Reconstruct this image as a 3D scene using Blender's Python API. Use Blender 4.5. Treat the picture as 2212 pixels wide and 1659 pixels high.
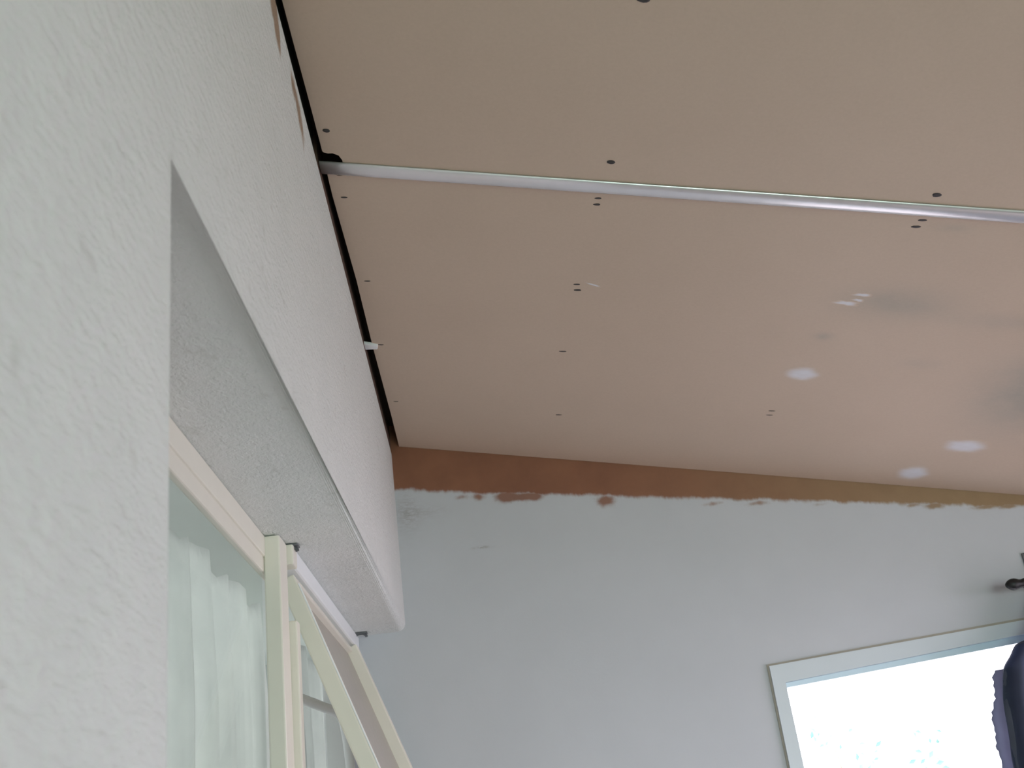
import bpy, bmesh, math, random
from mathutils import Vector, Matrix, noise

random.seed(7)
S = bpy.context.scene
for o in list(bpy.data.objects):
    bpy.data.objects.remove(o)
COL = S.collection

# ------------------------------------------------------------------ camera
EYE = 1.55
cam_d = bpy.data.cameras.new('camera')
cam_d.sensor_width = 36.0
cam_d.lens = 36.0 * 2290.0 / 2212.0
cam_d.clip_start = 0.01
cam_d.dof.use_dof = True
cam_d.dof.focus_distance = 2.0
cam_d.dof.aperture_fstop = 9.0
cam = bpy.data.objects.new('camera', cam_d)
COL.objects.link(cam)
R = Matrix(((0.99269804, 0.10882772, -0.05203006),
            (-0.00455985, -0.39717068, -0.91773344),
            (-0.12053965, 0.91126943, -0.39377432)))
cam.matrix_world = Matrix.Translation((0, 0, EYE)) @ R.to_4x4()
S.camera = cam

# ------------------------------------------------------------------ world, daylight, exposure
SKY = 3.2
w = bpy.data.worlds.new('overcast_sky')
S.world = w
w.use_nodes = True
bg = w.node_tree.nodes['Background']
bg.inputs['Color'].default_value = (1.0, 0.935, 1.08, 1)
bg.inputs['Strength'].default_value = SKY
S.view_settings.view_transform = 'Standard'
S.view_settings.look = 'None'
S.view_settings.gamma = 1.0
S.view_settings.use_curve_mapping = False
S.view_settings.exposure = 1.15
S.cycles.use_denoising = True
S.cycles.max_bounces = 10
S.cycles.diffuse_bounces = 8


def portal(name, loc, rot, sx, sy):
    L = bpy.data.lights.new(name, 'AREA')
    L.shape = 'RECTANGLE'
    L.size, L.size_y = sx, sy
    L.cycles.is_portal = True
    o = bpy.data.objects.new(name, L)
    o.location = loc
    o.rotation_euler = rot
    COL.objects.link(o)
    return o


portal('side_daylight', (2.06, 1.95, 1.03), (0, math.radians(90), 0), 1.9, 1.4)
portal('window_daylight', (1.3, 2.95, 1.4), (math.radians(-90), 0, 0), 1.2, 0.95)

# ------------------------------------------------------------------ helpers


GL = bpy.data.lights.new('green_fill', 'AREA')  # unseen green fill added behind the camera to tint near wall and ceiling
GL.shape = 'RECTANGLE'
GL.size, GL.size_y = 1.5, 1.2
GL.energy = 13.5
GL.color = (0.50, 1.0, 0.68)
go = bpy.data.objects.new('green_fill', GL)
go.location = (1.0, -2.33, 1.35)
go.rotation_euler = (math.radians(90), 0, 0)
COL.objects.link(go)


def lin(c):
    return tuple(((v / 255.0) / 12.92 if v / 255.0 <= 0.04045 else ((v / 255.0 + 0.055) / 1.055) ** 2.4) for v in c)


def zc(x, y):            # underside of the sloping ceiling boards
    return EYE + (1.2030356795508677 - 0.19927014 * x - 0.07976086 * y) / 0.97669321


CN = Vector((0.19927014, 0.07976086, 0.97669321))


def cp(x, y, t=0.0):     # point on the ceiling underside, lifted t along its normal
    return Vector((x, y, zc(x, y))) + CN * t


class NT:
    def __init__(self, name):
        self.m = bpy.data.materials.new(name)
        self.m.use_nodes = True
        self.t = self.m.node_tree
        self.b = self.t.nodes['Principled BSDF']

    def n(self, typ, **kw):
        nd = self.t.nodes.new(typ)
        for k, v in kw.items():
            setattr(nd, k, v)
        return nd

    def l(self, a, b):
        self.t.links.new(a, b)

    def math(self, op, a, b=None, c=None, clamp=False):
        nd = self.n('ShaderNodeMath', operation=op, use_clamp=clamp)
        for i, v in enumerate((a, b, c)):
            if v is None:
                continue
            if isinstance(v, (int, float)):
                nd.inputs[i].default_value = v
            else:
                self.l(v, nd.inputs[i])
        return nd.outputs[0]

    def coords(self):
        tc = self.n('ShaderNodeTexCoord')
        sp = self.n('ShaderNodeSeparateXYZ')
        self.l(tc.outputs['Object'], sp.inputs[0])
        return tc.outputs['Object'], sp.outputs

    def noise(self, co, scale, detail=4, rough=0.55, vec_scale=None):
        if vec_scale:
            mp = self.n('ShaderNodeMapping')
            mp.inputs['Scale'].default_value = vec_scale
            self.l(co, mp.inputs['Vector'])
            co = mp.outputs[0]
        nz = self.n('ShaderNodeTexNoise')
        nz.inputs['Scale'].default_value = scale
        nz.inputs['Detail'].default_value = detail
        nz.inputs['Roughness'].default_value = rough
        self.l(co, nz.inputs['Vector'])
        return nz.outputs[0]

    def ramp(self, v, a, b, smooth=True):
        mr = self.n('ShaderNodeMapRange', interpolation_type='SMOOTHSTEP' if smooth else 'LINEAR')
        self.l(v, mr.inputs['Value'])
        mr.inputs['From Min'].default_value = a
        mr.inputs['From Max'].default_value = b
        return mr.outputs[0]

    def mix(self, f, a, b):
        mx = self.n('ShaderNodeMix', data_type='RGBA')
        if isinstance(f, (int, float)):
            mx.inputs[0].default_value = f
        else:
            self.l(f, mx.inputs[0])
        for i, v in ((6, a), (7, b)):
            if isinstance(v, tuple):
                mx.inputs[i].default_value = (*v, 1)
            else:
                self.l(v, mx.inputs[i])
        return mx.outputs[2]

    def blobs(self, u, v, items):
        """soft smears: (u, v, half width, half height, strength), summed"""
        tot = None
        for (u0, v0, ru, rv, a) in items:
            du = self.math('DIVIDE', self.math('SUBTRACT', u, u0), ru)
            dv = self.math('DIVIDE', self.math('SUBTRACT', v, v0), rv)
            r2 = self.math('ADD', self.math('MULTIPLY', du, du), self.math('MULTIPLY', dv, dv))
            g = self.math('MULTIPLY', self.math('POWER', math.e, self.math('MULTIPLY', r2, -1.0)), a)
            tot = g if tot is None else self.math('ADD', tot, g)
        return tot

    def bump(self, h, strength, dist):
        bp = self.n('ShaderNodeBump')
        bp.inputs['Strength'].default_value = strength
        bp.inputs['Distance'].default_value = dist
        self.l(h, bp.inputs['Height'])
        self.l(bp.outputs[0], self.b.inputs['Normal'])

    def base(self, c):
        if isinstance(c, tuple):
            self.b.inputs['Base Color'].default_value = (*c, 1)
        else:
            self.l(c, self.b.inputs['Base Color'])


def plain(name, rgb, rough=0.5, metal=0.0, var=0.06, scale=30.0, bump=0.0):
    k = NT(name)
    co, _ = k.coords()
    nz = k.noise(co, scale, 4)
    c = lin(rgb)
    k.base(k.mix(nz, tuple(v * (1 - var) for v in c), tuple(min(1, v * (1 + var)) for v in c)))
    k.b.inputs['Roughness'].default_value = rough
    k.b.inputs['Metallic'].default_value = metal
    if bump:
        k.bump(k.noise(co, scale * 4, 3), bump, 0.002)
    return k.m


# ------------------------------------------------------------------ materials
def mat_left_wall():
    k = NT('rough_white_emulsion')
    co, s = k.coords()
    big = k.noise(co, 9, 5, 0.6)
    streak = k.noise(co, 40, 4, 0.6, (1, 1, 2.6))
    grain = k.noise(co, 150, 4, 0.65)
    a = lin((216, 220, 219)); b = lin((228, 230, 229))
    c = k.mix(big, a, b)
    spots = k.ramp(k.noise(co, 28, 3, 0.5), 0.62, 0.78)
    c = k.mix(k.math('MULTIPLY', spots, 0.20), c, lin((160, 158, 146)))
    # unpainted brown smears hanging below the top edge
    y, z = s[1], s[2]
    wob = k.math('MULTIPLY', k.math('SUBTRACT', k.noise(co, 60, 4, 0.6, (1, 1, 0.25)), 0.5), 1.3)
    bl = k.blobs(y, z, [(1.165, 2.690, 0.030, 0.045, 1.2), (1.190, 2.660, 0.022, 0.036, 1.0), (1.210, 2.640, 0.014, 0.030, 0.7),
                        (1.27, 2.690, 0.015, 0.02, 0.5), (1.325, 2.655, 0.034, 0.026, 0.95), (1.375, 2.635, 0.034, 0.032, 0.85),
                        (1.40, 2.60, 0.02, 0.03, 0.5), (1.05, 2.69, 0.03, 0.05, 0.9), (0.9, 2.70, 0.04, 0.05, 0.9)])
    m = k.ramp(k.math('ADD', bl, wob), 0.35, 0.95)
    c = k.mix(k.math('MULTIPLY', m, 0.85), c, lin((146, 112, 78)))
    k.base(c)
    k.b.inputs['Roughness'].default_value = 0.75
    h = k.math('ADD', k.math('MULTIPLY', grain, 0.5), k.math('ADD', k.math('MULTIPLY', streak, 1.0), k.math('MULTIPLY', big, 0.8)))
    weave = k.noise(co, 230, 3, 0.55, (1, 0.45, 1.5))
    h = k.math('ADD', h, k.math('MULTIPLY', weave, 0.24))
    k.bump(h, 0.95, 0.0055)
    return k.m


def mat_far_wall():
    k = NT('far_wall_paint_and_bare_board')
    co, s = k.coords()
    x, z = s[0], s[2]
    # paint stops along a ragged brushed line that runs below the ceiling
    edge = k.math('MULTIPLY_ADD', x, -0.1475, 2.4355)
    n1 = k.math('MULTIPLY', k.math('SUBTRACT', k.noise(co, 14, 5, 0.65, (1, 1, 0.6)), 0.5), 0.028)
    n2 = k.math('MULTIPLY', k.math('SUBTRACT', k.noise(co, 90, 3, 0.6, (1, 1, 0.3)), 0.5), 0.010)
    d = k.math('ADD', k.math('SUBTRACT', z, edge), k.math('ADD', n1, n2))
    m = k.ramp(d, -0.006, 0.008)
    bl = k.blobs(x, z, [(0.026, 2.421, 0.018, 0.012, 1.0), (0.10, 2.412, 0.030, 0.016, 1.5), (0.155, 2.405, 0.035, 0.013, 1.1),
                        (0.185, 2.402, 0.018, 0.012, 0.9), (-0.02, 2.425, 0.025, 0.008, 0.6),
                        (0.37, 2.368, 0.026, 0.018, 1.2), (0.66, 2.325, 0.03, 0.007, 0.7), (0.78, 2.312, 0.035, 0.008, 0.8),
                        (0.95, 2.288, 0.03, 0.006, 0.5), (1.20, 2.256, 0.022, 0.007, 0.9), (1.26, 2.247, 0.03, 0.010, 1.2),
                        (1.40, 2.228, 0.05, 0.008, 1.0), (1.46, 2.221, 0.03, 0.008, 1.0)])
    wob = k.math('MULTIPLY', k.math('SUBTRACT', k.noise(co, 55, 4, 0.6), 0.5), 0.9)
    m2 = k.ramp(k.math('ADD', bl, wob), 0.15, 1.05)
    m = k.math('MAXIMUM', m, k.math('MULTIPLY', m2, 0.92))
    a = lin((184, 186, 192)); b = lin((193, 195, 201))
    paint = k.mix(k.noise(co, 6, 4), a, b)
    smear = k.blobs(x, z, [(-0.17, 2.40, 0.03, 0.05, 0.30), (-0.13, 2.395, 0.06, 0.016, 0.18), (0.02, 2.279, 0.022, 0.0035, 0.55)])
    smear = k.math('MULTIPLY', smear, k.ramp(k.noise(co, 70, 4, 0.7, (1, 1, 3)), 0.35, 0.6))
    paint = k.mix(smear, paint, lin((120, 104, 96)))
    # thin scratches brushed across the dry paint under the bare strip
    fine = k.ramp(k.noise(co, 26, 5, 0.7, (0.5, 1, 5)), 0.66, 0.80)
    near = k.ramp(d, -0.16, -0.01)
    paint = k.mix(k.math('MULTIPLY', k.math('MULTIPLY', fine, near), 0.14), paint, lin((140, 128, 124)))
    bare = k.mix(k.noise(co, 11, 5, 0.6), lin((116, 70, 50)), lin((144, 95, 68)))
    bare = k.mix(k.ramp(x, 0.3, 1.4), bare, k.mix(k.noise(co, 14, 4), lin((132, 106, 78)), lin((156, 130, 98))))
    k.base(k.mix(m, paint, bare))
    k.b.inputs['Roughness'].default_value = 0.55
    k.bump(k.noise(co, 120, 4, 0.6), 0.12, 0.002)
    return k.m


def mat_board():
    k = NT('bare_tan_plasterboard')
    co, s = k.coords()
    a = lin((190, 170, 152)); b = lin((201, 181, 163))
    c = k.mix(k.noise(co, 3, 4), a, b)
    c = k.mix(k.math('MULTIPLY', k.noise(co, 160, 2, 0.6), 0.22), c, lin((150, 131, 114)))
    smear_shade = k.blobs(s[0], s[1], [(0.90, 1.89, 0.10, 0.05, 0.40), (1.12, 1.93, 0.10, 0.03, 0.2), (0.79, 2.035, 0.018, 0.014, 0.42),
                              (1.02, 2.12, 0.04, 0.02, 0.15), (0.915, 1.635, 0.03, 0.012, 0.22), (1.31, 2.20, 0.12, 0.19, 0.62)])  # last blob paints a soft shadow at the right into the board colour
    c = k.mix(k.math('MULTIPLY', smear_shade, k.math('ADD', 0.55, k.noise(co, 20, 4))), c, lin((138, 140, 134)))
    k.base(c)
    k.b.inputs['Roughness'].default_value = 0.6
    k.bump(k.noise(co, 220, 3), 0.05, 0.001)
    return k.m


def mat_glass(name, tint, rough=0.02, gloss=0.12, opacity=0.0, haze=(200, 200, 190)):
    k = NT(name)
    out = k.t.nodes['Material Output']
    tr = k.n('ShaderNodeBsdfTransparent')
    tr.inputs[0].default_value = (*tint, 1)
    gl = k.n('ShaderNodeBsdfGlossy')
    gl.inputs['Roughness'].default_value = rough
    mx = k.n('ShaderNodeMixShader')
    mx.inputs[0].default_value = gloss
    k.l(tr.outputs[0], mx.inputs[1]); k.l(gl.outputs[0], mx.inputs[2])
    last = mx.outputs[0]
    if opacity:
        co, _ = k.coords()
        k.base(k.mix(k.noise(co, 30, 4), lin(haze), lin(tuple(v * 0.93 for v in haze))))
        k.b.inputs['Roughness'].default_value = 0.35
        m2 = k.n('ShaderNodeMixShader')
        m2.inputs[0].default_value = opacity
        k.l(last, m2.inputs[1]); k.l(k.b.outputs[0], m2.inputs[2])
        last = m2.outputs[0]
    k.l(last, out.inputs['Surface'])
    return k.m


def mat_cloth(name, a, b, trans=0.35, alpha=1.0):
    k = NT(name)
    out = k.t.nodes['Material Output']
    co, _ = k.coords()
    c = k.mix(k.noise(co, 14, 4), lin(a), lin(b))
    k.base(c)
    k.b.inputs['Roughness'].default_value = 0.7
    tl = k.n('ShaderNodeBsdfTranslucent')
    k.l(c, tl.inputs[0])
    mx = k.n('ShaderNodeMixShader')
    mx.inputs[0].default_value = trans
    k.l(k.b.outputs[0], mx.inputs[1]); k.l(tl.outputs[0], mx.inputs[2])
    last = mx.outputs[0]
    if alpha < 1:
        tp = k.n('ShaderNodeBsdfTransparent')
        m2 = k.n('ShaderNodeMixShader')
        m2.inputs[0].default_value = alpha
        k.l(tp.outputs[0], m2.inputs[1]); k.l(last, m2.inputs[2])
        last = m2.outputs[0]
    k.l(last, out.inputs['Surface'])
    return k.m


M = dict(
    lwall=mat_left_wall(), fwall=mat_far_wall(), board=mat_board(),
    deck=plain('dark_roof_timber', (54, 40, 32), 0.8, var=0.3, scale=12),
    plaster=plain('plain_white_plaster', (222, 222, 218), 0.7, var=0.03, scale=8),
    oldwall=plain('old_wallpaper', (150, 142, 136), 0.8, var=0.08, scale=8),
    floor=plain('dust_covered_floor', (118, 104, 98), 0.5, var=0.12, scale=5),
    paving=plain('pale_paving', (176, 172, 168), 0.9, var=0.12, scale=6),
    alu=plain('brushed_aluminium', (224, 222, 226), 0.26, 0.55, var=0.05, scale=60),
    steel=plain('dark_screw_steel', (66, 62, 62), 0.5, 0.4, var=0.1),
    filler=plain('white_filler', (232, 232, 236), 0.7, var=0.05, scale=50),
    cream=plain('cream_painted_wood', (224, 219, 208), 0.4, var=0.04, scale=18),
    white=plain('white_painted_wood', (232, 234, 236), 0.35, var=0.03, scale=18),
    archi=plain('aged_white_gloss', (200, 208, 214), 0.35, var=0.03, scale=18),
    upvc=plain('cool_white_plastic', (206, 224, 232), 0.3, var=0.02, scale=18),
    caulk=plain('dirty_caulk', (166, 160, 150), 0.8, var=0.1),
    gap=plain('dark_gap', (66, 50, 42), 0.9, var=0.2),
    gapbrown=plain('bare_brown_plate', (92, 66, 54), 0.9, var=0.2),
    clip=plain('dull_grey_metal', (104, 106, 110), 0.4, 0.5, var=0.15),
    black=plain('black_metal', (22, 22, 24), 0.45, 0.2, var=0.1),
    net=mat_cloth('white_net', (194, 198, 196), (207, 210, 208), 0.4),
    dark=mat_cloth('dark_curtain', (84, 90, 112), (104, 110, 134), 0.06),
    lilac=mat_cloth('lilac_lining', (110, 112, 130), (128, 130, 148), 0.12),
    backroom=plain('grey_green_paint', (200, 206, 204), 0.7, var=0.04, scale=5),
    pane=mat_glass('clear_glass', (0.96, 0.98, 0.97), 0.01, 0.06),
    obscure=mat_glass('clouded_glass', (0.80, 0.78, 0.74), 0.08, 0.10, 0.62, (208, 202, 192)),
    bark=plain('twig_bark', (150, 140, 120), 0.8, var=0.2),
    leaf=plain('pale_leaf', (118, 170, 158), 0.5, var=0.25),
)


def empty(name, loc):
    o = bpy.data.objects.new(name, None)
    o.empty_display_size = 0.1
    o.location = loc
    COL.objects.link(o)
    return o


def wloc(o):
    v = Vector((0, 0, 0))
    while o is not None:
        v += Vector(o.location)
        o = o.parent
    return v


def link(name, bm, mat, parent=None, at=None, smooth=False):
    """bm is in world metres; the mesh is stored relative to its own base point"""
    bmesh.ops.recalc_face_normals(bm, faces=bm.faces)
    me = bpy.data.meshes.new(name)
    pl = wloc(parent)
    loc = Vector(at) - pl if at is not None else Vector((0, 0, 0))
    bmesh.ops.translate(bm, verts=bm.verts, vec=-(pl + loc))
    bm.to_mesh(me)
    bm.free()
    me.materials.append(mat)
    if smooth:
        for p in me.polygons:
            p.use_smooth = True
    o = bpy.data.objects.new(name, me)
    o.location = loc
    if parent is not None:
        o.parent = parent
    COL.objects.link(o)
    return o


def tag(o, label=None, cat=None, group=None, kind=None):
    for k, v in (('label', label), ('category', cat), ('group', group), ('kind', kind)):
        if v:
            o[k] = v
    return o


def hexa(bm, p, bevel=0.0, seg=2):
    """eight corner points: bottom four then top four, in matching order"""
    v = [bm.verts.new(q) for q in p]
    f = [bm.faces.new([v[i] for i in q]) for q in ((0, 3, 2, 1), (4, 5, 6, 7), (0, 1, 5, 4), (1, 2, 6, 5), (2, 3, 7, 6), (3, 0, 4, 7))]
    if bevel:
        e = {x for q in f for x in q.edges}
        bmesh.ops.bevel(bm, geom=list(e), offset=bevel, segments=seg, profile=0.5, affect='EDGES')


def box(bm, x0, x1, y0, y1, z0, z1, bevel=0.0, seg=2):
    hexa(bm, [(x0, y0, z0), (x1, y0, z0), (x1, y1, z0), (x0, y1, z0), (x0, y0, z1), (x1, y0, z1), (x1, y1, z1), (x0, y1, z1)], bevel, seg)


def prism(bm, low, high):
    a = [bm.verts.new(p) for p in low]
    b = [bm.verts.new(p) for p in high]
    n = len(a)
    bm.faces.new(a); bm.faces.new(b[::-1])
    for i in range(n):
        bm.faces.new([a[i], a[(i + 1) % n], b[(i + 1) % n], b[i]])


def tube(bm, pts, r, n=12, caps=True, radii=None):
    pts = [Vector(p) for p in pts]
    rings = []
    up = Vector((0, 0, 1))
    for i, p in enumerate(pts):
        d = (pts[min(i + 1, len(pts) - 1)] - pts[max(i - 1, 0)]).normalized()
        a = d.cross(up)
        if a.length < 1e-3:
            a = d.cross(Vector((1, 0, 0)))
        a.normalize()
        b = d.cross(a).normalized()
        rr = radii[i] if radii else r
        rings.append([bm.verts.new(p + (a * math.cos(t) + b * math.sin(t)) * rr) for t in (2 * math.pi * j / n for j in range(n))])
    for i in range(len(rings) - 1):
        for j in range(n):
            bm.faces.new([rings[i][j], rings[i][(j + 1) % n], rings[i + 1][(j + 1) % n], rings[i + 1][j]])
    if caps:
        bm.faces.new(rings[0][::-1]); bm.faces.new(rings[-1])


def smooth_path(pts, k=6):
    pts = [Vector(p) for p in pts]
    out = []
    for i in range(len(pts) - 1):
        p0, p1, p2, p3 = pts[max(i - 1, 0)], pts[i], pts[i + 1], pts[min(i + 2, len(pts) - 1)]
        for j in range(k):
            t = j / k
            out.append(0.5 * ((2 * p1) + (p2 - p0) * t + (2 * p0 - 5 * p1 + 4 * p2 - p3) * t * t + (3 * p1 - p0 - 3 * p2 + p3) * t ** 3))
    out.append(pts[-1])
    return out


# ================================================================== the room shell
LW, YF = -0.20, 2.78          # left wall face, far wall face
Y0 = -2.2                     # back wall face
XR = 1.96                     # right wall face
LIN, JY, SILL = EYE + 0.533, 0.664, 1.0

# left wall: solid up to the near jamb, then a lintel over the recess and an apron under it
bm = bmesh.new()


def lw_top(y):
    return zc(LW, y) - 0.024


out = [(Y0, 0.0), (YF, 0.0), (YF, SILL), (JY, SILL), (JY, LIN), (YF, LIN), (YF, lw_top(YF)), (Y0, lw_top(Y0))]
prism(bm, [(LW, y, z) for y, z in out], [(LW - 0.22, y, z) for y, z in out])
soft = [e for e in bm.edges if all(abs(v.co.x - LW) < 1e-4 for v in e.verts) and
        not all(abs(v.co.y - YF) < 1e-4 for v in e.verts) and not all(v.co.z < 0.01 for v in e.verts) and
        not all(v.co.z > 2.5 for v in e.verts)]
bmesh.ops.bevel(bm, geom=soft, offset=0.020, segments=8, profile=0.5, affect='EDGES')
wl = link('wall_left', bm, M['lwall'], smooth=False)
tag(wl, kind='structure')
for p in wl.data.polygons:
    p.use_smooth = False
# the dark timber plate that shows in the gap above the plaster, set back at first, flush farther on
for n_, (ya, yb, back, mt) in enumerate(((Y0, 1.565, 0.006, 'gap'), (1.565, YF, 0.0012, 'gapbrown'))):
    bm = bmesh.new()
    xa, xb = LW - 0.20, LW - back
    hexa(bm, [(xa, ya, lw_top(ya)), (xb, ya, lw_top(ya)), (xb, yb, lw_top(yb)), (xa, yb, lw_top(yb)),
              (xa, ya, lw_top(ya) + 0.11), (xb, ya, lw_top(ya) + 0.11), (xb, yb, lw_top(yb) + 0.11), (xa, yb, lw_top(yb) + 0.11)])
    tag(link('trim_%d' % (n_ + 1), bm, M[mt]), kind='structure')

# far wall with the window opening
WX0, WX1, WZ0 = 0.735, 1.86, 0.98


def w_out(x):
    return 1.8807 + 0.0353 * (x - 0.7155)


def w_in(x):
    return 1.8363 + 0.0706 * (x - 0.748)


def w_bar(x):
    return 1.8246 + 0.0593 * (x - 0.749)


bm = bmesh.new()
TH = 0.16
for q in ([(-0.42, 0), (WX0, 0), (WX0, 2.72), (-0.42, 2.72)],
          [(WX1, 0), (XR + 0.2, 0), (XR + 0.2, 2.72), (WX1, 2.72)],
          [(WX0, 0), (WX1, 0), (WX1, WZ0), (WX0, WZ0)],
          [(WX0, w_in(WX0) + 0.012), (WX1, w_in(WX1) + 0.012), (WX1, 2.72), (WX0, 2.72)]):
    prism(bm, [(x, YF, z) for x, z in q], [(x, YF + TH, z) for x, z in q])
bmesh.ops.remove_doubles(bm, verts=bm.verts, dist=1e-5)
tag(link('wall_far', bm, M['fwall']), kind='structure')

# right wall with the patio opening, back wall, floor
bm = bmesh.new()
for y0, y1, z0, z1 in ((Y0 - 0.2, 1.3, 0, 2.7), (2.6, YF, 0, 2.7), (1.3, 2.6, 1.95, 2.7), (1.3, 2.6, 0, 0.1)):
    box(bm, XR, XR + 0.16, y0, y1, z0, z1)
tag(link('wall_right', bm, M['oldwall']), kind='structure')
bm = bmesh.new()
for x0, x1, z0, z1 in ((LW - 0.2, 0.23, 0, 3.0), (1.77, XR, 0, 3.0), (0.23, 1.77, 0, 0.72), (0.23, 1.77, 1.98, 3.0)):
    box(bm, x0, x1, Y0 - 0.16, Y0, z0, z1)
tag(link('wall_back', bm, M['oldwall']), kind='structure')
bm = bmesh.new()
box(bm, -0.42, XR + 0.16, Y0 - 0.16, YF + TH, -0.1, 0.0)
tag(link('floor', bm, M['floor']), kind='structure')
bm = bmesh.new()
box(bm, -12, 14, -14, 16, -0.4, -0.3)
tag(link('ground', bm, M['paving']), kind='structure')

# ------------------------------------------------------------------ ceiling: dark deck, two bare boards with their fixings
bm = bmesh.new()
q = [(-0.42, Y0 - 0.16), (XR + 0.2, Y0 - 0.16), (XR + 0.2, YF + TH), (-0.42, YF + TH)]
prism(bm, [cp(x, y, 0.06) for x, y in q], [cp(x, y, 0.12) for x, y in q])
ceil = tag(link('ceiling', bm, M['deck']), kind='structure')


def board(outline):
    bm = bmesh.new()
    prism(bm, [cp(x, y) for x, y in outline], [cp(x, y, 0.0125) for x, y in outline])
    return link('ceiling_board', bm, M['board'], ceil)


JOIN = 1.585
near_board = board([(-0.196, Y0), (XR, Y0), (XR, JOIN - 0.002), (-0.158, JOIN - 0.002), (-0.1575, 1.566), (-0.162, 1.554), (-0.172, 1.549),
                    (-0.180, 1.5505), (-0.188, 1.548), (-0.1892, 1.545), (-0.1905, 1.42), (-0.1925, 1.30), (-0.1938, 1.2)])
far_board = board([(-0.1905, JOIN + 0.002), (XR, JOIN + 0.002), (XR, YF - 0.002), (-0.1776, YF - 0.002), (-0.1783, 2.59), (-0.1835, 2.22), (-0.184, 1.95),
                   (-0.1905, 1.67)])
tag(near_board, 'bare tan ceiling board on the window-opening side of the strip, corner chipped')
tag(far_board, 'bare tan ceiling board with white filler patches')


def mat_filler():
    k = NT('feathered_white_filler')
    co, _ = k.coords()
    at = k.n('ShaderNodeAttribute', attribute_name='fade')
    a = k.ramp(k.math('ADD', at.outputs['Fac'], k.math('MULTIPLY', k.math('SUBTRACT', k.noise(co, 70, 4, 0.6, (0.4, 1, 1)), 0.5), 0.45)), 0.08, 1.05)
    tan = k.mix(k.math('MULTIPLY', k.noise(co, 160, 2, 0.6), 0.22), lin((195, 175, 157)), lin((150, 131, 114)))
    k.base(k.mix(a, tan, k.mix(k.noise(co, 60, 3), lin((206, 206, 212)), lin((214, 214, 220)))))
    k.b.inputs['Roughness'].default_value = 0.6
    return k.m


M['feather'] = mat_filler()


def disc(bm, x, y, rx, ry, h, n=16, wob=0.0, rot=0.0, seed=0):
    """a low domed patch lying against the underside of the boards"""
    def ring(s, t):
        out = []
        for j in range(n):
            a = 2 * math.pi * j / n
            k = 1 + wob * noise.noise((math.cos(a) * 1.7 + seed, math.sin(a) * 1.7, seed * 1.3))
            u, v = math.cos(a) * rx * s * k, math.sin(a) * ry * s * k
            out.append(bm.verts.new(cp(x + u * math.cos(rot) - v * math.sin(rot), y + u * math.sin(rot) + v * math.cos(rot), t)))
        return out
    rs = [ring(1.0, 0.0005), ring(1.0, -h * 0.4), ring(0.7, -h)]
    for a, b in zip(rs, rs[1:]):
        for j in range(n):
            bm.faces.new([a[j], a[(j + 1) % n], b[(j + 1) % n], b[j]])
    bm.faces.new(rs[0]); bm.faces.new(rs[-1][::-1])


def screw(x, y, r, parent, name='screw'):
    bm = bmesh.new()
    disc(bm, x, y, r * 1.25, r * 0.85, 0.0016, 12, 0.15, 0.0, x * 9 + y)
    link(name, bm, M['steel'], parent, cp(x, y))


for x, y, r in ((-0.1734, 1.4908, 0.0052), (0.3055, 1.5207, 0.0058), (0.8594, 1.5471, 0.0064), (0.3239, 1.1650, 0.008)):
    screw(x, y, r, near_board)


def nail(x, y, ln, wd, parent, rot=0.0):
    bm = bmesh.new()
    disc(bm, x, y, ln, wd, 0.0010, 12, 0.2, rot, x * 7 + y)
    link('nail', bm, M['steel'], parent, cp(x, y))


for x, y, ln, wd in ((-0.168, 1.607, 0.006, 0.0022), (-0.1695, 1.672, 0.006, 0.0020), (0.2900, 1.622, 0.0065, 0.0026), (0.2888, 1.640, 0.0068, 0.0030),
                     (0.8585, 1.619, 0.0075, 0.0028), (0.8535, 1.639, 0.0085, 0.0034), (-0.1615, 1.950, 0.007, 0.0018), (0.2660, 1.905, 0.007, 0.0020),
                     (0.2685, 1.926, 0.008, 0.0028), (-0.1635, 2.214, 0.007, 0.0014), (0.2480, 2.182, 0.009, 0.0022), (-0.158, 2.50, 0.006, 0.0010),
                     (0.2500, 2.505, 0.008, 0.0018), (0.7560, 2.395, 0.008, 0.0016), (0.7550, 2.418, 0.008, 0.0016)):
    nail(x, y, ln, wd, far_board, -0.12)


def patch(x, y, rx, ry, wob=0.14, rot=0.0, h=0.0015):
    bm = bmesh.new()
    lay = bm.verts.layers.float.new('fade')
    rings = []
    for s_, f in ((1.0, 0.0), (0.8, 0.3), (0.6, 0.62), (0.35, 0.9)):
        row = []
        for j in range(32):
            a = 2 * math.pi * j / 32
            k = s_ * (1 + wob * noise.noise((math.cos(a) * 1.7 + x * 5, math.sin(a) * 1.7, y * 3)))
            u, v = math.cos(a) * rx * k, math.sin(a) * ry * k
            vt = bm.verts.new(cp(x + u * math.cos(rot) - v * math.sin(rot), y + u * math.sin(rot) + v * math.cos(rot), -0.00005 - 0.0006 * f))
            vt[lay] = f
            row.append(vt)
        rings.append(row)
    for a, b in zip(rings, rings[1:]):
        for j in range(32):
            bm.faces.new([a[j], a[(j + 1) % 32], b[(j + 1) % 32], b[j]])
    bm.faces.new(rings[-1])
    link('filler_patch', bm, M['feather'], far_board, cp(x, y), True)


patch(0.785, 2.203, 0.048, 0.040)
patch(1.254, 2.505, 0.068, 0.046)
patch(1.186, 2.690, 0.052, 0.055)
patch(0.803, 1.902, 0.030, 0.010, 0.5, 0.1, 0.001)
patch(0.825, 1.868, 0.022, 0.007, 0.5, 0.0, 0.001)
patch(0.822, 1.888, 0.014, 0.006, 0.5, 0.2, 0.001)
patch(0.299, 1.902, 0.020, 0.004, 0.5, 0.35, 0.001)
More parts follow.
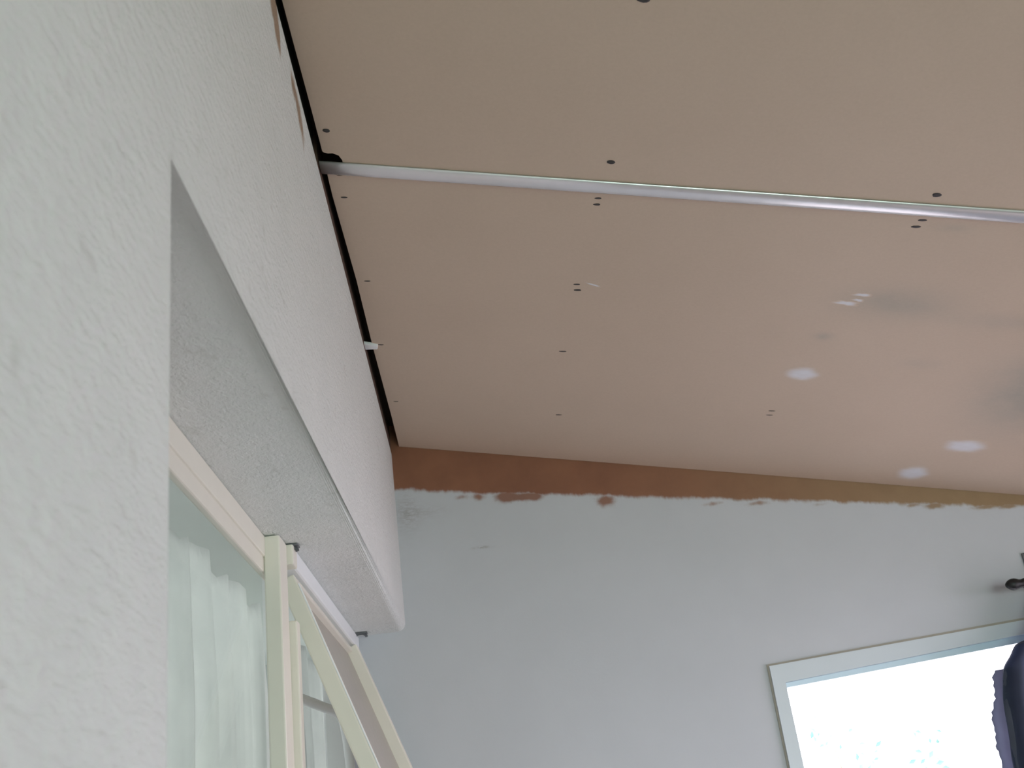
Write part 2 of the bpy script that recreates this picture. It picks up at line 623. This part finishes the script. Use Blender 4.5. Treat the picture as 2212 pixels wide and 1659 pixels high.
# a dab of filler bridging the gap at the left wall
bm = bmesh.new()
hexa(bm, [tuple(cp(x, y, t)) for t in (-0.006, 0.002) for x, y in ((-0.204, 2.205), (-0.170, 2.212), (-0.172, 2.228), (-0.204, 2.235))], 0.002, 2)
link('filler_dab', bm, M['filler'], far_board, cp(-0.187, 2.22))

# aluminium cover strip over the joint
bm = bmesh.new()
prof = [(-0.0165, 0.0), (-0.0165, -0.0025), (-0.012, -0.0050), (-0.004, -0.0062), (0.004, -0.0062), (0.012, -0.0050), (0.0165, -0.0025), (0.0165, 0.0)]
xs = [-0.1985] + [i * 0.1 for i in range(-1, 20)]
rings = [[bm.verts.new(cp(x, JOIN + 0.003 + u, t - 0.0004)) for u, t in prof] for x in xs]
for a, b in zip(rings, rings[1:]):
    for j in range(len(prof)):
        bm.faces.new([a[j], a[(j + 1) % len(prof)], b[(j + 1) % len(prof)], b[j]])
bm.faces.new(rings[0]); bm.faces.new(rings[-1][::-1])
st = link('cover_strip', bm, M['alu'], None, cp(-0.1985, JOIN))
tag(st, 'long silvery metal cover strip across the tan ceiling boards', 'strip')
for p in st.data.polygons:
    p.use_smooth = True

# ================================================================== window in the recess of the left wall
FX = -0.356
w1 = tag(empty('window_1', (FX, JY, SILL)), kind='structure')
FR2 = -0.322
bm = bmesh.new()
box(bm, FX - 0.016, FX, JY, 1.86, 2.045, LIN - 0.001, 0.003)
box(bm, FX - 0.016, FX - 0.003, JY, 1.86, 2.018, 2.047, 0.003)
box(bm, FX - 0.06, FX, JY, 1.86, SILL, SILL + 0.07, 0.006)
box(bm, FX - 0.016, FX, JY, JY + 0.06, SILL, LIN - 0.002, 0.003)
box(bm, FX - 0.016, FX, JY + 0.05, 1.86, SILL + 0.05, SILL + 0.1, 0.003)
link('window_frame', bm, M['cream'], w1)
bm = bmesh.new()
box(bm, FX - 0.004, FR2, 1.886, YF - 0.002, 2.046, LIN - 0.001, 0.005)
box(bm, FX - 0.06, FX, YF - 0.045, YF - 0.002, SILL, LIN - 0.002, 0.005)
box(bm, FX - 0.06, FR2, 1.86, YF - 0.002, SILL, SILL + 0.06, 0.006)
link('window_frame', bm, M['white'], w1)
bm = bmesh.new()
box(bm, FX - 0.003, -0.331, 1.78, 1.845, SILL, LIN - 0.002, 0.003)
box(bm, FX - 0.003, -0.318, 1.846, 1.875, SILL, 1.945, 0.003)
box(bm, FX - 0.003, -0.320, 1.846, 1.885, 2.044, LIN - 0.002, 0.003)
link('mullion', bm, M['cream'], w1)
bm = bmesh.new()
box(bm, FX - 0.012, FX - 0.008, JY + 0.055, 1.785, SILL + 0.06, 2.03)
link('pane', bm, M['pane'], w1)
# two dull metal clips where the frame meets the underside of the lintel
for y, x0 in ((1.862, -0.330), (2.735, -0.312)):
    bm = bmesh.new()
    pts = [(x0 + 0.015 * math.cos(a), y, LIN - 0.004 + 0.0 * a + 0.010 * math.sin(a) - 0.008) for a in [math.pi * i / 10 for i in range(11)]]
    tube(bm, pts, 0.0035, 8)
    box(bm, x0 - 0.018, x0 + 0.018, y - 0.014, y + 0.012, LIN - 0.004, LIN - 0.0005, 0.0012)
    link('clip', bm, M['clip'], w1)

# the sash beside the far wall, hanging open with its foot swung into the room
sa = math.radians(20.4)
dn = Vector((math.sin(sa), 0, -math.cos(sa)))        # down the sash
ou = Vector((math.cos(sa), 0, math.sin(sa)))         # out of its room face
top = Vector((-0.3305, 0, 2.0405))


def sp(y, u, t):
    return top + dn * u + ou * t + Vector((0, y, 0))


def sbar(bm, y0, y1, u0, u1, t0=-0.030, t1=0.0, bev=0.003):
    hexa(bm, [sp(y0, u1, t0), sp(y0, u1, t1), sp(y1, u1, t1), sp(y1, u1, t0), sp(y0, u0, t0), sp(y0, u0, t1), sp(y1, u0, t1), sp(y1, u0, t0)], bev)


sash = empty('sash', (0, 0, 0))
sash.parent = w1
sash.location = Vector((-0.34, 1.9, 2.04)) - wloc(w1)
YS0, YS1, SL = 1.90, 2.715, 0.72
for y0, y1 in ((YS0, YS0 + 0.05), (YS1 - 0.045, YS1)):
    bm = bmesh.new(); sbar(bm, y0, y1, 0.0, SL, -0.030, 0.014 if y0 > 2 else 0.0)
    link('stile', bm, M['cream'], sash)
for u0, u1 in ((0.0, 0.014), (SL - 0.05, SL)):
    bm = bmesh.new(); sbar(bm, YS0 + 0.05, YS1 - 0.045, u0, u1)
    link('rail', bm, M['cream'], sash)
bm = bmesh.new(); sbar(bm, YS0 + 0.046, YS1 - 0.041, 0.012, SL - 0.045, -0.018, -0.013, 0.0)
link('pane', bm, M['obscure'], sash)
bm = bmesh.new()
tube(bm, [sp(YS0 + 0.003, 0.02, 0.001), sp(YS0 + 0.003, SL, 0.001)], 0.0016, 8)
link('weather_bead', bm, M['white'], sash)

# ------------------------------------------------------------------ the dim room behind that window
bm = bmesh.new()
BX = -2.4
box(bm, BX - 0.1, BX, 0.0, 5.4, 0, 2.5)
box(bm, BX, -0.42, -0.1, 0.0, 0, 2.5)
box(bm, BX, -0.42, 5.4, 5.5, 0, 2.5)
box(bm, -0.43, -0.42, YF + TH, 5.4, 0, 2.5)
tag(link('wall_house', bm, M['backroom']), kind='structure')
bm = bmesh.new()
box(bm, BX, -0.42, 0.0, 5.4, 2.5, 2.6)
tag(link('ceiling_house', bm, M['backroom']), kind='structure')
bm = bmesh.new()
box(bm, BX, -0.42, 0.0, 5.4, -0.1, 0.0)
tag(link('floor_house', bm, M['floor']), kind='structure')
L = bpy.data.lights.new('house_room_fill', 'AREA')  # unseen fill light added to brighten the room behind the pane
L.shape = 'DISK'; L.size = 0.5; L.energy = 24; L.color = (1.0, 0.99, 1.0)
lo = bpy.data.objects.new('house_room_fill', L)
lo.location = (-1.5, 2.4, 2.44)
COL.objects.link(lo)


L2 = bpy.data.lights.new('far_net_fill', 'AREA')  # second unseen fill, added to lift the far net curtain
L2.shape = 'DISK'; L2.size = 0.4; L2.energy = 20; L2.color = (1.0, 0.99, 1.0)
l2 = bpy.data.objects.new('far_net_fill', L2)
l2.location = (-1.3, 4.4, 2.44)
COL.objects.link(l2)


def net(y0, y1, x, z_top, z_bot, pleats, amp, name, scal=0.028):
    bm = bmesh.new()
    n, mz = pleats * 10, 30
    grid = []
    for i in range(n + 1):
        u = i / n
        y = y0 + (y1 - y0) * u
        ph = 2 * math.pi * pleats * u + 0.8 * math.sin(5 * u)
        hang = abs(math.sin(math.pi * pleats * u / 2.0)) ** 0.7
        row = []
        for j in range(mz + 1):
            v = j / mz
            zt = z_top - scal * (1 - hang)
            z = zt + (z_bot - zt) * v
            a = amp * (0.45 + 0.55 * min(1, v * 4))
            row.append(bm.verts.new((x + a * math.sin(ph) + 0.35 * a * math.sin(2.3 * ph + 1), y + 0.3 * a * math.cos(ph), z)))
        grid.append(row)
    for i in range(n):
        for j in range(mz):
            bm.faces.new([grid[i][j], grid[i + 1][j], grid[i + 1][j + 1], grid[i][j + 1]])
    bmesh.ops.solidify(bm, geom=bm.faces[:], thickness=0.0012)
    return link(name, bm, M['net'], None, (x, (y0 + y1) / 2, z_bot), True)


n1 = net(1.35, 2.75, -0.56, 2.180, 0.95, 9, 0.022, 'net_curtain')
tag(n1, 'white net curtain left of the cream mullion, behind the fixed pane', 'curtain', 'net curtains behind the recessed window')
n2 = net(2.86, 4.6, -0.58, 2.200, 0.95, 9, 0.022, 'net_curtain')
tag(n2, 'white net curtain seen between the mullion and the slanting sash', 'curtain', 'net curtains behind the recessed window')
bm2 = bmesh.new()       # pale bent stay between mullion and the open sash
tube(bm2, smooth_path([(-0.421, 2.25, 1.888), (-0.419, 2.30, 1.888), (-0.385, 2.46, 1.881), (-0.359, 2.585, 1.872), (-0.350, 2.625, 1.842), (-0.3445, 2.64, 1.754), (-0.344, 2.642, 1.62), (-0.344, 2.642, 1.40)]), 0.011, 12)
tag(link('window_stay', bm2, M['white'], w1, None, True), 'pale bent stay rail')
# ================================================================== window in the far wall
w2 = tag(empty('window_2', (WX0, YF, WZ0)), kind='structure')
XE = 1.90
bm = bmesh.new()                      # architrave on the wall face
y0, y1 = YF - 0.010, YF + 0.03


def pr(bm, q, ya, yb):
    prism(bm, [(x, ya, z) for x, z in q], [(x, yb, z) for x, z in q])


pr(bm, [(0.7155, w_out(0.7155)), (XE, w_out(XE) + 0.02), (XE, w_in(XE)), (0.748, w_in(0.748))], y0, y1)
pr(bm, [(0.7155, w_out(0.7155)), (0.748, w_in(0.748)), (0.748, WZ0), (0.708, WZ0)], y0, y1)
pr(bm, [(XE, w_out(XE) + 0.02), (XE, WZ0), (XE - 0.04, WZ0), (XE - 0.04, w_in(XE))], y0, y1)
link('architrave', bm, M['archi'], w2)
bm = bmesh.new()                      # dirty joint round the architrave
pr(bm, [(0.7155 - 0.002, w_out(0.7155)), (XE, w_out(XE) + 0.02), (XE, w_out(XE) + 0.027), (0.7155 - 0.006, w_out(0.7155) + 0.005)], y0 + 0.006, YF + 0.001)
pr(bm, [(0.7155 - 0.005, w_out(0.7155) + 0.004), (0.7155, w_out(0.7155)), (0.708, WZ0), (0.7045, WZ0)], y0 + 0.007, YF + 0.001)
link('caulk_joint', bm, M['caulk'], w2)
bm = bmesh.new()                      # frame set back inside the architrave
pr(bm, [(0.744, w_in(0.744) + 0.008), (XE - 0.03, w_in(XE) + 0.008), (XE - 0.03, w_in(XE - 0.03)), (0.744, w_in(0.744))], YF - 0.009, YF + 0.012)
pr(bm, [(0.744, w_in(0.744) + 0.006), (XE - 0.03, w_in(XE) + 0.006), (XE - 0.03, w_bar(XE)), (0.744, w_bar(0.744))], YF + 0.012, YF + 0.07)
pr(bm, [(0.738, w_in(0.738)), (0.7495, w_in(0.7495)), (0.7495, WZ0), (0.738, WZ0)], YF + 0.08, YF + 0.15)
pr(bm, [(XE - 0.08, w_bar(XE)), (XE - 0.03, w_bar(XE)), (XE - 0.03, WZ0), (XE - 0.08, WZ0)], YF + 0.08, YF + 0.15)
pr(bm, [(0.744, WZ0), (0.744, WZ0 + 0.05), (XE - 0.03, WZ0 + 0.05), (XE - 0.03, WZ0)], YF + 0.08, YF + 0.15)
link('window_frame', bm, M['upvc'], w2)
bm = bmesh.new()
pr(bm, [(0.746, w_in(0.746)), (XE - 0.05, w_in(XE - 0.05)), (XE - 0.05, WZ0 + 0.03), (0.746, WZ0 + 0.03)], YF + 0.118, YF + 0.122)
link('pane', bm, M['pane'], w2)

# ------------------------------------------------------------------ dark curtain on its rod at the right of that window
rod = empty('curtain_rod', (1.46, 2.70, 1.985))
tag(rod, 'black curtain rod end sticking out above the far window', 'curtain rod')
bm = bmesh.new()
tube(bm, [(1.385, 2.68, 1.993), (1.94, 2.68, 1.993)], 0.009, 14)
link('pole', bm, M['black'], rod, None, True)
bm = bmesh.new()
pts = [(1.335 + i * 0.006, 2.68, 1.995) for i in range(10)]
tube(bm, pts, 0.01, 14, True, [0.004, 0.010, 0.0135, 0.0150, 0.0150, 0.0135, 0.011, 0.0105, 0.0125, 0.0125])
link('finial', bm, M['black'], rod, None, True)
bm = bmesh.new()
box(bm, 1.450, 1.474, YF - 0.008, YF - 0.0005, 1.96, 2.09, 0.003)
tube(bm, [(1.462, YF - 0.004, 1.993), (1.462, 2.68, 1.993)], 0.006, 10)
link('bracket', bm, M['clip'], rod)


def drape():
    # left outline of the gathered cloth, from its head on the rod down to the sill
    edge = [(1.43, 1.975), (1.385, 1.90), (1.336, 1.852), (1.303, 1.842), (1.279, 1.816), (1.254, 1.790), (1.240, 1.752), (1.229, 1.711), (1.220, 1.64), (1.208, 1.566), (1.205, 1.45), (1.20, 1.2), (1.20, 0.6), (1.20, 0.25)]
    e = smooth_path([(x, 0, z) for x, z in edge], 4)
    right = 1.74
    bm = bmesh.new()
    g = []
    n = 64
    for k, p in enumerate(e):
        row = []
        for i in range(n + 1):
            u = i / n
            x = p.x + (right - p.x) * u
            zt = p.z
            y = 2.655 + 0.022 * math.sin(u * 34 + 0.5 * math.sin(p.z * 5)) + 0.010 * math.sin(u * 71 + p.z * 3)
            row.append(bm.verts.new((x, y, zt + 0.012 * math.sin(u * 17) * (1 if k > 1 else 0.2))))
        g.append(row)
    for a, b in zip(g, g[1:]):
        for i in range(n):
            bm.faces.new([a[i], a[i + 1], b[i + 1], b[i]])
    bmesh.ops.solidify(bm, geom=bm.faces[:], thickness=0.002)
    c = link('curtain', bm, M['dark'], None, (1.5, 2.655, 0.25), True)
    # paler lining that shows past the gathered edge
    le = [(1.262, 1.792), (1.245, 1.793), (1.236, 1.772), (1.232, 1.752), (1.222, 1.72), (1.207, 1.690), (1.204, 1.655), (1.197, 1.627), (1.196, 1.60), (1.193, 1.569), (1.19, 1.45), (1.18, 1.2), (1.18, 0.6), (1.18, 0.26)]
    bm = bmesh.new()
    g = []
    for k, p in enumerate(smooth_path([(x, 0, z) for x, z in le], 4)):
        row = []
        for i in range(13):
            u = i / 12
            jag = (0.005 * noise.noise((p.z * 60, 1.3, 0)) + 0.002 * math.sin(p.z * 310)) * (1 - u)
            row.append(bm.verts.new((p.x + jag + u * 0.10, 2.684 + 0.007 * math.sin(u * 9 + p.z * 4), p.z)))
        g.append(row)
    for a, b in zip(g, g[1:]):
        for i in range(12):
            bm.faces.new([a[i], a[i + 1], b[i + 1], b[i]])
    bmesh.ops.solidify(bm, geom=bm.faces[:], thickness=0.001)
    tag(link('lining', bm, M['lilac'], c, None, True), 'pale lilac lining at the curtain edge')
    return c


tag(drape(), 'dark blue gathered curtain hanging at the right edge of the bright far window', 'curtain')

# ------------------------------------------------------------------ leaf sprays outside, nearly lost in the glare
bush = empty('shrub', (1.9, 6.0, -0.3))
tag(bush, 'glare-washed green shrub outside the far window', 'shrub')
bm = bmesh.new()
stems = [[(1.9, 6.0, -0.3), (1.92, 6.0, 0.6), (1.86, 6.0, 1.3), (1.80, 6.0, 1.86)], [(1.92, 6.0, 0.6), (2.15, 6.02, 1.2), (2.29, 6.0, 1.70)], [(1.86, 6.0, 1.3), (1.95, 6.0, 1.72)]]
for s_ in stems:
    ps = smooth_path(s_, 6)
    tube(bm, ps, 0.01, 6, True, [0.012 * (1 - 0.75 * i / len(ps)) for i in range(len(ps))])
link('stem', bm, M['bark'], bush, None, True)
bm = bmesh.new()
for cx, cz, n_, sp_ in ((1.74, 1.90, 5, 0.07), (1.88, 1.79, 9, 0.06), (1.95, 1.72, 9, 0.06), (2.29, 1.73, 8, 0.06), (2.28, 1.62, 12, 0.08), (1.85, 1.45, 30, 0.16), (2.15, 1.30, 40, 0.2), (1.9, 0.9, 60, 0.3)):
    for _ in range(n_):
        c = Vector((random.gauss(cx, sp_), 6 + random.gauss(0, 0.1), random.gauss(cz, sp_)))
        d = Vector((random.uniform(-1, 1), random.uniform(-0.6, 0.6), random.uniform(-1, 0.4))).normalized()
        s_ = d.cross(Vector((random.uniform(-0.4, 0.4), 1, random.uniform(-0.4, 0.4)))).normalized()
        ln = random.uniform(0.035, 0.06)
        nrm = d.cross(s_)
        v = [bm.verts.new(q) for q in (c, c + d * ln * 0.5 + s_ * ln * 0.25 + nrm * 0.004, c + d * ln, c + d * ln * 0.5 - s_ * ln * 0.25 + nrm * 0.004)]
        bm.faces.new(v)
tag(link('leaves', bm, M['leaf'], bush), kind='stuff')
